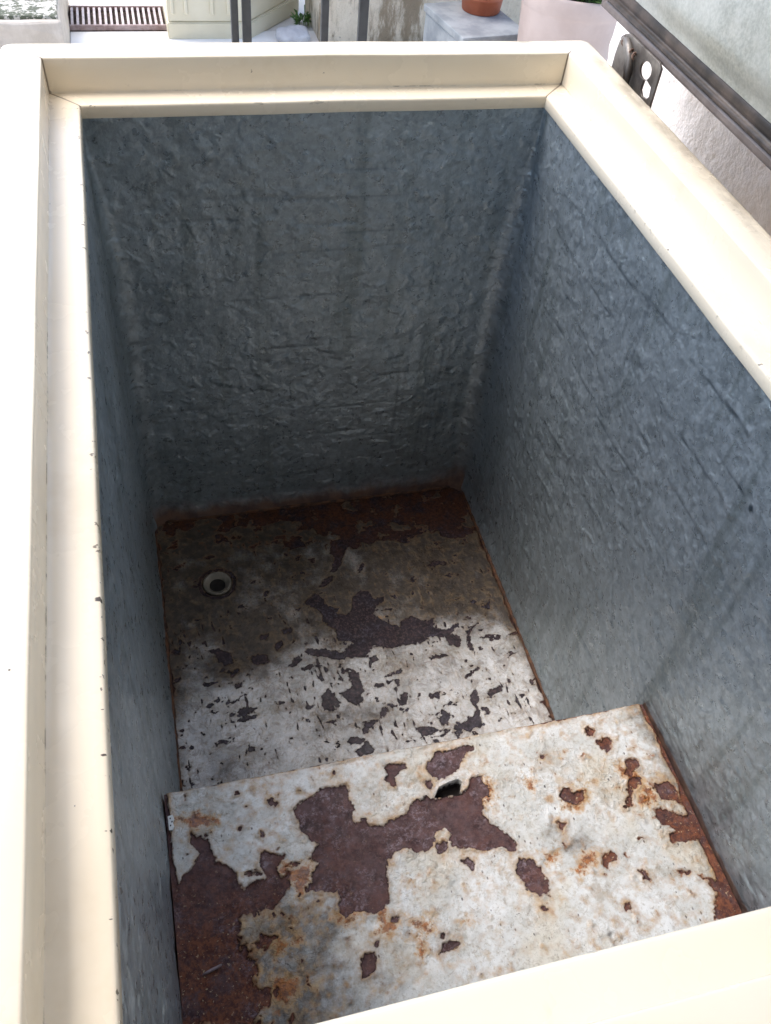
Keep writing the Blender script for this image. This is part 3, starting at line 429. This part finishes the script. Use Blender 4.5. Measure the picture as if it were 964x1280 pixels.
def step():
    x0,x1=-.0012,W-.0010; y0,y1=-LEN-.001,STEPY
    X,Y,wx,wy,D=sheet('s',x0,x1,y0,y1,STEPZ,SMALL+[MAIN,LEFT],0)
    isl=(.36+.9*sst(.10,.03,X)+.6*sst(-.70,-.64,Y)-fbm(X*55,Y*55,88.,4,.6))*.010; DL=sdf(wx,wy,LEFT); D=np.where(DL<-.002,np.maximum(D,-isl),D)
    fr=(.36+14*abs(np.clip(DL,0,.08))-fbm(X*60,Y*60,91.,4,.6))*.010; D=np.minimum(D,np.where((X<.22)&(Y<-.66),fr,.03))
    sn=fbm(X*85,Y*85,31.,3); band=fbm(X*8,Y*8,14.,2); S=(1.02-.22*band-.18*sst(.40,.5,X)-.16*sst(.3,.1,X)-sn)*.008; D=np.minimum(D,S)
    e=W-X; eb=.0045+.006*sst(-.60,-.76,Y)+.004*fbm(X*40,Y*40,2.,3); D=np.minimum(D,e-eb)
    el=X-x0; D=np.minimum(D,el-.003-.010*sst(-.62,-.72,Y)+.003*fbm(X*50,Y*50,7.,3)); D=np.minimum(D,(y1-Y)-.0008+.0022*fbm(X*70,Y*9,17.,3)-.0015*np.exp(-((X-.41)/.05)**2))
    O=sdf_many(wx,wy,ORANGE)
    H=sdf(X,Y,RECESS_SHADE)
    # brown water stains near the front and the left, rings of old bottles
    grime_shade=.62*sst(.24,.08,X)*sst(-.64,-.74,Y)+.55*np.exp(-(((X-.27)/.09)**2+((Y+.86)/.04)**2))+.36*np.exp(-((X-.38)/.035)**2-((Y+.70)/.03)**2)+.5*sst(.035,.0,e)+.18*np.exp(-(((X-.22)/.02)**2+((Y+.583)/.012)**2))-.12+.28*np.exp(-(D/.006)**2)
    for cx,cy,rr in ((.375,-.745,.043),(.335,-.66,.038),(.415,-.79,.03)):
        q=np.hypot(X-cx,Y-cy)-rr; grime_shade+=.42*np.exp(-(q/.0022)**2)*sst(-.1,.5,noise(X*22,Y*22,cx*40))
    grime_shade=grime_shade+.10+.18*fbm(X*16,Y*16,66.,4)
    h=fbm(X*26,Y*26,5.,3)*.0007+fbm(X*110,Y*110,5.,2)*.00035+.0013*sst(-.0006,.0006,D)+.0016*np.exp(-(D-.0016)**2/.0016**2)*sst(-.1,.3,noise(X*45,Y*45,4))
    h-=.012*sst(.0005,-.0010,H)                        # recess under the lifted flake, whose shadow is painted near black
    zz=STEPZ+h; rY=.004; over=np.maximum(0,Y-(y1-rY)); zz=zz-(rY-np.sqrt(np.maximum(0,rY**2-over**2)))
    n=X.shape[0]; ex=[]; 
    # front face, dropping to the tub floor
    k=60; zf=np.linspace(STEPZ-rY-.001,-DEP-.002,k); Xf=np.repeat(X[:,-1:],k,1); Zf=np.repeat(zf[None],n,0); Yf=y1+fbm(Xf*26,Zf*26,2.,2)*.0006
    co=np.concatenate([np.stack([X,Y,zz],-1),np.stack([Xf,Yf,Zf],-1)],1)
    me=gridmesh('compressor_step',co)
    pad=lambda A,v:np.concatenate([A,np.zeros((n,k))+v],1)
    Df=(.55-fbm(Xf*40,Zf*40,3.,3))*.01
    attr(me,'rust',np.concatenate([D,Df],1)); attr(me,'orange',pad(O,.03)); attr(me,'recess_shade',pad(H,.03)); attr(me,'grime_shade',np.concatenate([grime_shade,.3*sst(-.55,-.66,Zf)],1))
    attr(me,'warm',pad(np.clip(.95*sst(.13,.03,X)*sst(-.66,-.77,Y)+.35*sst(.20,.1,X)*sst(-.60,-.7,Y)+.95*sst(.35,.45,X)+.15+.25*sst(.30,.36,X)+.35*sst(.17,.05,X)*sst(-.70,-.8,Y),0,1),.5))
    part('compressor_step',me,M['floor'],True)
step()
# thick lifted flake over the recess with painted shadow in the step
bm=bmesh.new()
inner=[(.2605,-.6275),(.268,-.6180),(.2745,-.6165),(.281,-.6150),(.290,-.6140),(.2935,-.6180),(.2900,-.6260)]; outer=[(.257,-.6215),(.2650,-.6130),(.2735,-.6115),(.281,-.6100),(.2925,-.6095),(.2975,-.6165),(.2945,-.6275)]
N_=28; 
def lerp(P,t):
    t=t*(len(P)-1); i=min(int(t),len(P)-2); f=t-i; return P[i][0]*(1-f)+P[i+1][0]*f,P[i][1]*(1-f)+P[i+1][1]*f
rows=[]
for k in range(N_+1):
    t=k/N_; a=lerp(inner,t); o_=lerp(outer,t); e_=math.sin(math.pi*t); row=[]
    for q,zq in ((0,.0004),(.35,.0012),(.7,.0022),(1.0,.0030)):
        row.append(bm.verts.new((o_[0]+(a[0]-o_[0])*q+.0006*float(noise(k*.7,q*2,1.)),o_[1]+(a[1]-o_[1])*q+.0010*float(noise(k*.9,q*2,6.))*q,STEPZ+.0006+zq*e_)))
    row.append(bm.verts.new((a[0],a[1]-.0001,STEPZ+.0006+.0022*e_))); rows.append(row)
for r1,r2 in zip(rows,rows[1:]):
    for q in range(4): bm.faces.new((r1[q],r1[q+1],r2[q+1],r2[q]))
me=bpy.data.meshes.new('paint_flake'); bmesh.ops.recalc_face_normals(bm,faces=bm.faces); bm.to_mesh(me); bm.free()
nv=len(me.vertices)
for an,v in (('rust',.006),('orange',.03),('recess_shade',.03),('grime_shade',.05),('warm',0)): attr(me,an,np.full(nv,v))
part('paint_flake',me,M['floor'],True)
# floor drain: yellowed ring with a dark hole
bm=bmesh.new(); lathe(bm,[(.0212,-.001),(.0215,.0018),(.0205,.0028),(.0190,.0026),(.0165,.0000),(.0125,-.0030),(.0118,-.0052),(.0112,-.020),(.0225,-.020)],48)
for v in bm.verts: v.co+=Vector((.087,-.139,-DEP))
dr=pbm('drain_ring',bm,M['plastic'],True)
bm=bmesh.new(); lathe(bm,[(.0001,-.0062),(.0060,-.0064),(.0118,-.0060)],32)
for v in bm.verts: v.co+=Vector((.087,-.139,-DEP+.0022))
pbm('drain_hole',bm,M['black'],False,dr)
# brown seam beads where the floor meets the walls
bm=bmesh.new()
for pts in ([(W-.0035,-.02-.0055*i,-DEP+.0035+.0006*math.sin(i*1.3)) for i in range(100)],[(.0030,-.02-.0055*i,-DEP+.002+.0005*math.sin(i)) for i in range(100)],[(.02+.0055*i,-.0030,-DEP+.0015+.0005*math.sin(i*.8)) for i in range(88)]):
    tube(bm,pts,[max(.0008,.0026+.0016*float(noise(j*.13,3.3,pts[0][0]*9))+.0007*random.random()) for j in range(len(pts))])
pbm('seam_bead',bm,M['rust'],True)
# little white tag stuck by the step, with three black specks
bm=bmesh.new(); pr=[(.0008,-.5945),(.0055,-.5935),(.0068,-.598),(.0052,-.601),(.0060,-.605),(.0045,-.6085),(.001,-.608)]
prism(bm,pr,STEPZ+.002,STEPZ+.0045)
tg=pbm('tag',bm,M['sticker'])
bm=bmesh.new()
for x,y in ((.003,-.597),(.0028,-.604),(.0044,-.6005)): box(bm,x-.0006,x+.0006,y-.0007,y+.0007,STEPZ+.0044,STEPZ+.0048)
pbm('print',bm,M['ink'],False,tg)
# lid, standing open on the hinge side
LX=.622; LZ0=.0560; LZ1=.72; LY0,LY1=-.955,.115
bm=bmesh.new(); box(bm,LX+.012,LX+.060,LY0,LY1,LZ0+.003,LZ1,.010,3); lid=pbm('lid',bm,M['shell'],True)
def frame(bm,x,y0,y1,z0,z1,prof):      # prof: (inset, proudness towards -x); swept round a rectangle in the YZ plane
    rings=[]
    for ins,pr in prof: rings.append([bm.verts.new((x-pr,a,b)) for a,b in ((y0+ins,z0+ins),(y1-ins,z0+ins),(y1-ins,z1-ins),(y0+ins,z1-ins))])
    for p,q in zip(rings,rings[1:]):
        for k in range(4): bm.faces.new((p[k],p[(k+1)%4],q[(k+1)%4],q[k]))
bm=bmesh.new(); frame(bm,LX,LY0,LY1,LZ0,LZ1,[(.004,-.014),(.0,-.010),(.0,-.003),(.0015,0),(.004,.0006),(.0085,.0002),(.0105,-.0012),(.011,-.004)]); g1=pbm('lid_edge',bm,M['gasket2'],False,lid)
bm=bmesh.new(); frame(bm,LX,LY0,LY1,LZ0,LZ1,[(.0108,-.0045),(.0112,-.001),(.0125,.0012),(.0145,.0018),(.0163,.0008),(.0172,-.0022),(.0178,-.0052),(.0188,-.0046),(.0225,-.0036),(.0265,-.0040),(.0295,-.0052),(.0300,-.0105)]); pbm('gasket',bm,M['rubber'],True,lid)
# galvanised inner panel, softly dished
ys=np.linspace(LY0+.0305,LY1-.0305,260); zz=np.linspace(LZ0+.0305,LZ1-.0305,170); Yp,Zp=np.meshgrid(ys,zz,indexing='ij')
ed=np.minimum(np.minimum(Yp-ys[0],ys[-1]-Yp),np.minimum(Zp-zz[0],zz[-1]-Zp))
Xp=LX+.006-.007*sst(0,.030,ed)+fbm(Yp*5,Zp*5,2.,2)*.0012+fbm(Yp*45,Zp*45,8.,2)*.00035
me=gridmesh('lid_panel',np.stack([Xp,Yp,Zp],-1)); part('lid_panel',me,m_panel(),True,lid)
# hinge bracket: pressed plate with holes, curved arm and spring
def plate(name,outer,holes,th,m,parent,mat4):
    cu=bpy.data.curves.new(name,'CURVE'); cu.dimensions='2D'; cu.fill_mode='BOTH'; cu.extrude=th/2; cu.bevel_depth=.0004
    for pl in [outer]+holes:
        s=cu.splines.new('POLY'); s.points.add(len(pl)-1); s.use_cyclic_u=True
        for q,(a,b) in zip(s.points,pl): q.co=(a,b,0,1)
    t=bpy.data.objects.new('t',cu); me=bpy.data.meshes.new_from_object(t); bpy.data.objects.remove(t); bpy.data.curves.remove(cu)
    me.transform(mat4); me.name=name; return part(name,me,m,False,parent)
def circ(cx,cy,rx,ry,a=0,n=24): return [(cx+rx*math.cos(2*math.pi*k/n)*math.cos(a)-ry*math.sin(2*math.pi*k/n)*math.sin(a),cy+rx*math.cos(2*math.pi*k/n)*math.sin(a)+ry*math.sin(2*math.pi*k/n)*math.cos(a)) for k in range(n)]
m4=Matrix(((0,0,1,.6185),(1,0,0,0),(0,1,0,0),(0,0,0,1)))   # plate plane: (y,z), facing x
hb=plate('hinge_bracket',[(-.066,-.20),(.040,-.20),(.040,.030),(.037,.046),(.029,.056),(.020,.060),(-.058,.060),(-.066,.056)],
   [circ(-.0365,.0425,.0138,.0098,-.25),[(-.058,.0330),(-.045,.0355),(-.038,.0325),(-.037,.0215),(-.044,.0165),(-.056,.0185),(-.060,.0235)],circ(.008,.030,.0050,.0090,.2)],.0022,M['bracket'],FZ,m4)
bm=bmesh.new(); arm=[(.6140,.018,.054),(.6115,.004,.051),(.6105,-.008,.043),(.6105,-.014,.030),(.6105,-.0165,.012),(.6105,-.018,-.03)]
for dx,rr in ((0,.0042),(.001,.003)): tube(bm,[(x,y+(.0075 if dx else 0),z) for x,y,z in arm],rr,10)
pbm('hinge_arm',bm,M['bracket'],True,hb)
bm=bmesh.new(); tube(bm,[(.6125+.0030*math.cos(t*.9),.022-.0011*t,.052+.0030*math.sin(t*.9)-.00012*t) for t in range(34)],.0012,6); pbm('hinge_spring',bm,M['cablebrown'],True,hb)
bm=bmesh.new(); box(bm,.590,.6185,-.060,.036,-.075,-.072); pbm('hinge_leaf',bm,M['bracket'],False,hb)

# ---------------------------------------------------------------- setting
bm=bmesh.new(); box(bm,-60,60,-60,60,GZ-.3,GZ); tag(obj('ground',bm,M['paving']),kind='structure')
bm=bmesh.new(); box(bm,-.12,.9,2.06,2.320,GZ-.05,GZ+.004); tag(obj('path',bm,M['whitetile']),kind='structure')
# drain grate
gt=empty('drain_grate',(.03,2.41,GZ),'narrow floor drain grating with pale bars over dark slots','drain grate')
x0,x1,y0,y1=-.155,.225,2.325,2.50
bm=bmesh.new(); box(bm,x0-.03,x1-.03,y0-2.41,y1-2.41,.0,.006); obj('channel',bm,M['soil'],gt)
bm=bmesh.new()
for a in (y0,y1-.008): box(bm,x0-.03,x1-.03,a-2.41,a+.008-2.41,.006,.022)
obj('grate_frame',bm,simple('pink_brown_iron',(.22,.15,.14),(.36,.28,.27),30,.6),gt)
bm=bmesh.new(); nb=21
for k in range(nb): xx=x0+.006+(x1-x0-.012)*k/(nb-1); box(bm,xx-.0042-.03,xx+.0042-.03,y0+.009-2.41,y1-.009-2.41,.008,.0195,.001,1)
obj('grate_bars',bm,M['grate'],gt)
# mossy cement step, left
bm=bmesh.new(); box(bm,-.85,-.123,1.926,2.55,GZ,-.622,.012,3)
bmesh.ops.subdivide_edges(bm,edges=bm.edges,cuts=6,use_grid_fill=True)
for v in bm.verts: v.co+=Vector((noise(v.co.x*14,v.co.y*14,v.co.z*14),noise(v.co.x*14+5,v.co.y*14,v.co.z*14),noise(v.co.x*14,v.co.y*14+8,v.co.z*14)))*.006
cs=obj('cement_step',bm,M['lightcement'],None); tag(cs,'low cement step with dark moss on top, left of the drain grating','step')
bm=bmesh.new(); box(bm,-.848,-.130,1.945,2.548,-.630,-.612,.005,2); bmesh.ops.subdivide_edges(bm,edges=bm.edges,cuts=9,use_grid_fill=True)
for v in bm.verts: v.co+=Vector((noise(v.co.x*24,v.co.y*24,1),noise(v.co.x*24,v.co.y*24,6),.6*noise(v.co.x*24,v.co.y*24,11)))*.007
obj('mossy_top',bm,M['moss'],cs)
# cream cabinet with an angled side
cb=empty('metal_cabinet',(.42,2.4,GZ),'tall cream metal cabinet with an angled side, behind the pair of dark bars','cabinet')
D=Vector((-.42,-2.4,0))
bm=bmesh.new(); prism(bm,[(-.22,-.14),(.045,-.14),(.245,.10),(.245,.35),(-.22,.35)],.055,1.15,.004); obj('cabinet_body',bm,M['cabinet'],cb)
bm=bmesh.new()
for xx in (-.205,-.16,-.075,-.02): box(bm,xx-.006,xx+.006,-.146,-.141,.08,1.12,.002,1)
obj('cabinet_rib',bm,M['cabinet'],cb)
bm=bmesh.new(); prism(bm,[(-.225,-.146),(.050,-.146),(.262,.098),(.262,.355),(-.225,.355)],.0,.055,.004); obj('plinth',bm,M['cabinet'],cb)
# stained wall
bm=bmesh.new(); box(bm,.70,2.6,2.215,2.5,GZ,.45,.01,2); bmesh.ops.subdivide_edges(bm,edges=bm.edges,cuts=24,use_grid_fill=True)
for v in bm.verts: v.co.y+=.010*noise(v.co.x*6,v.co.z*6,1.); v.co.x+=.008*noise(v.co.x*6,v.co.z*6,5.)
tag(obj('garden_wall',bm,M['stone'],None,True),'rough weathered cement wall streaked with dark stains, behind the flowerpots','wall')
# railing
rl=empty('metal_railing',(.45,1.2,GZ),'dark metal railing of upright bars between the freezer and the cabinet','railing')
for xa,xb in ((.291,.307),(.316,.336),(.498,.515),(.587,.609)):
    bm=bmesh.new(); box(bm,xa-.45,xb-.45,-.008,.008,.03,.955,.0015,1); obj('bar',bm,M['bar'],rl)
bm=bmesh.new(); box(bm,.27-.45,.63-.45,-.012,.012,.955,.985,.002,1); obj('top_rail',bm,M['bar'],rl)
bm=bmesh.new(); box(bm,.27-.45,.63-.45,-.012,.012,.0,.03,.002,1); obj('bottom_rail',bm,M['bar'],rl)
# pots and box
pw=empty('flower_pot',(1.275,1.50,GZ),'large pinkish white plant pot with small green plants','plant pot')
bm=bmesh.new(); lathe(bm,[(.0,0),(.112,0),(.118,.004),(.146,.375),(.1485,.382),(.1515,.388),(.1525,.424),(.151,.430),(.1475,.431),(.144,.428),(.142,.40),(.138,.385),(.0,.385)],72); obj('pot_wall',bm,M['whitepot'],pw,True)
bm=bmesh.new(); rr=lathe(bm,[(.0001,.408),(.05,.410),(.10,.407),(.1425,.404)],40)
for v in bm.verts: v.co.z+=.004*noise(v.co.x*60,v.co.y*60,2)
obj('soil',bm,M['soil'],pw,True)
def leaves(bm,n,cx,cy,z,R,h,ls):
    for k in range(n):
        a=random.uniform(0,6.28); r=R*math.sqrt(random.random()); x=cx+r*math.cos(a); y=cy+r*math.sin(a); hh=h*random.uniform(.2,1)
        lx=random.uniform(-1,1)*hh*.5; ly=random.uniform(-1,1)*hh*.5; tube(bm,[(x,y,z),(x+lx*.5,y+ly*.5,z+hh*.6),(x+lx,y+ly,z+hh)],.0009,4)
        for j in range(4):
            t=random.uniform(.4,1); p=Vector((x+lx*t,y+ly*t,z+hh*t)); d=Vector((random.uniform(-1,1),random.uniform(-1,1),random.uniform(-.1,.7))).normalized(); s=d.cross(Vector((0,0,1))).normalized()*ls*.35; L=ls*random.uniform(.6,1.2)
            up=Vector((0,0,ls*.12)); v=[bm.verts.new(q) for q in (p,p+d*L*.45+s+up,p+d*L,p+d*L*.45-s+up)]; c=bm.verts.new(p+d*L*.5-up*.3)
            bm.faces.new((v[0],v[1],c)); bm.faces.new((v[1],v[2],c)); bm.faces.new((v[2],v[3],c)); bm.faces.new((v[3],v[0],c))
bm=bmesh.new(); leaves(bm,230,0,0,.41,.135,.10,.024); obj('plant',bm,M['leaf'],pw)
BXZ=-.572
gb=empty('plastic_box',(1.12,1.82,GZ),'blue grey plastic box with a scuffed lid, under the red pot','box',None,.16)
bm=bmesh.new(); box(bm,-.115,.10,-.135,.135,0,BXZ-GZ-.022,.006,2); obj('box_body',bm,M['greybox'],gb)
bm=bmesh.new(); box(bm,-.121,.106,-.141,.141,BXZ-GZ-.022,BXZ-GZ,.005,2); obj('box_lid',bm,M['greybox'],gb)
rp=empty('flower_pot',(1.150,1.885,BXZ),'small terracotta red flowerpot standing on the grey box','plant pot')
bm=bmesh.new(); lathe(bm,[(.0,0),(.058,0),(.0605,.003),(.0655,.040),(.0670,.041),(.0670,.046),(.0665,.047),(.072,.10),(.0755,.102),(.078,.125),(.075,.127),(.072,.105),(.0,.103)],60); obj('pot_wall',bm,M['terracotta'],rp,True)
bm=bmesh.new(); lathe(bm,[(.0001,.112),(.04,.113),(.0725,.110)],30); obj('soil',bm,M['soil'],rp,True)
# stone and weeds at the foot of the stained wall
bm=bmesh.new(); bmesh.ops.create_icosphere(bm,subdivisions=4,radius=1)
for v in bm.verts: v.co=Vector((v.co.x*.062,v.co.y*.045,v.co.z*.030+.022))*(1+.14*noise(v.co.x*1.5,v.co.y*1.5,v.co.z*1.5)); v.co.z=max(v.co.z,-.002)
tag(obj('stone',bm,simple('grey_stone',(.40,.40,.42),(.55,.55,.56),20,.8,80,.6,.003),None,True,(.615,2.235,GZ)),'smooth grey stone lying at the foot of the cream cabinet','stone')
wd=empty('weed',(.675,2.40,GZ),'small green weed growing between the cabinet and the stained wall','weed')
bm=bmesh.new(); leaves(bm,14,0,-.04,0,.035,.05,.024); obj('foliage',bm,M['leaf'],wd)
bm=bmesh.new(); tube(bm,[(0,-.04,0),(.004,-.038,.04),(.002,-.04,.075)],.002,6); obj('stem',bm,M['leaf'],wd)
# plaster house wall on the hinge side
yw=np.linspace(.285,-5.3,560); zw=np.linspace(GZ,1.9,150)
Yw,Zw=np.meshgrid(yw,zw,indexing='ij'); Xw=.745+fbm(Yw*30,Zw*30,3.,3)*.0035+fbm(Yw*5,Zw*5,6.,2)*.004
me=gridmesh('house_wall',np.stack([Xw,Yw,Zw],-1)); me.flip_normals()
bm=bmesh.new(); bm.from_mesh(me); 
r=bmesh.ops.extrude_face_region(bm,geom=bm.faces[:]); 
for v in [g for g in r['geom'] if isinstance(g,bmesh.types.BMVert)]: v.co.x=1.00
bm.to_mesh(me); bm.free()
tag(link('house_wall',me,M['plaster'],None,True),'rough white plastered house wall close behind the open freezer lid','wall')

# unseen slab, added and shaped to shade the near half of the freezer
bm=bmesh.new(); prism(bm,[(-.75,.32),(-.75,-.72),(-2.6,-.72),(-2.6,-5.4),(1.9,-5.4),(1.9,.32)],2.20,2.36)
tag(obj('shade_deck',bm,simple('dark_shade_deck',(.05,.035,.025),(.09,.065,.045),8,.7)),'unseen dark deck added overhead to shade the near half of the freezer','light blocker')

# unseen wall added behind the viewer to cut the low sky light
bm=bmesh.new(); box(bm,-3.2,.70,-3.30,-3.12,GZ,2.0,.01,2)
tag(obj('blocker_wall',bm,M['stone']),'unseen tall cement wall added behind the viewer to block sky light','wall')

# a splinter of wood lying on the rusty left corner of the step
bm=bmesh.new(); tube(bm,[(-.0085,-.0022,.0028),(-.004,-.0012,.0033),(.001,.0002,.0031),(.005,.0010,.0035),(.0085,.0024,.0030)],[.0007,.0013,.0014,.0012,.0008],6)
tag(obj('wood_splinter',bm,simple('greyed_wood',(.22,.16,.16),(.36,.28,.29),90,.7),None,True,(.027,-.738,STEPZ-.0005)),'thin greyish purple splinter lying on the rusted left part of the step','splinter')
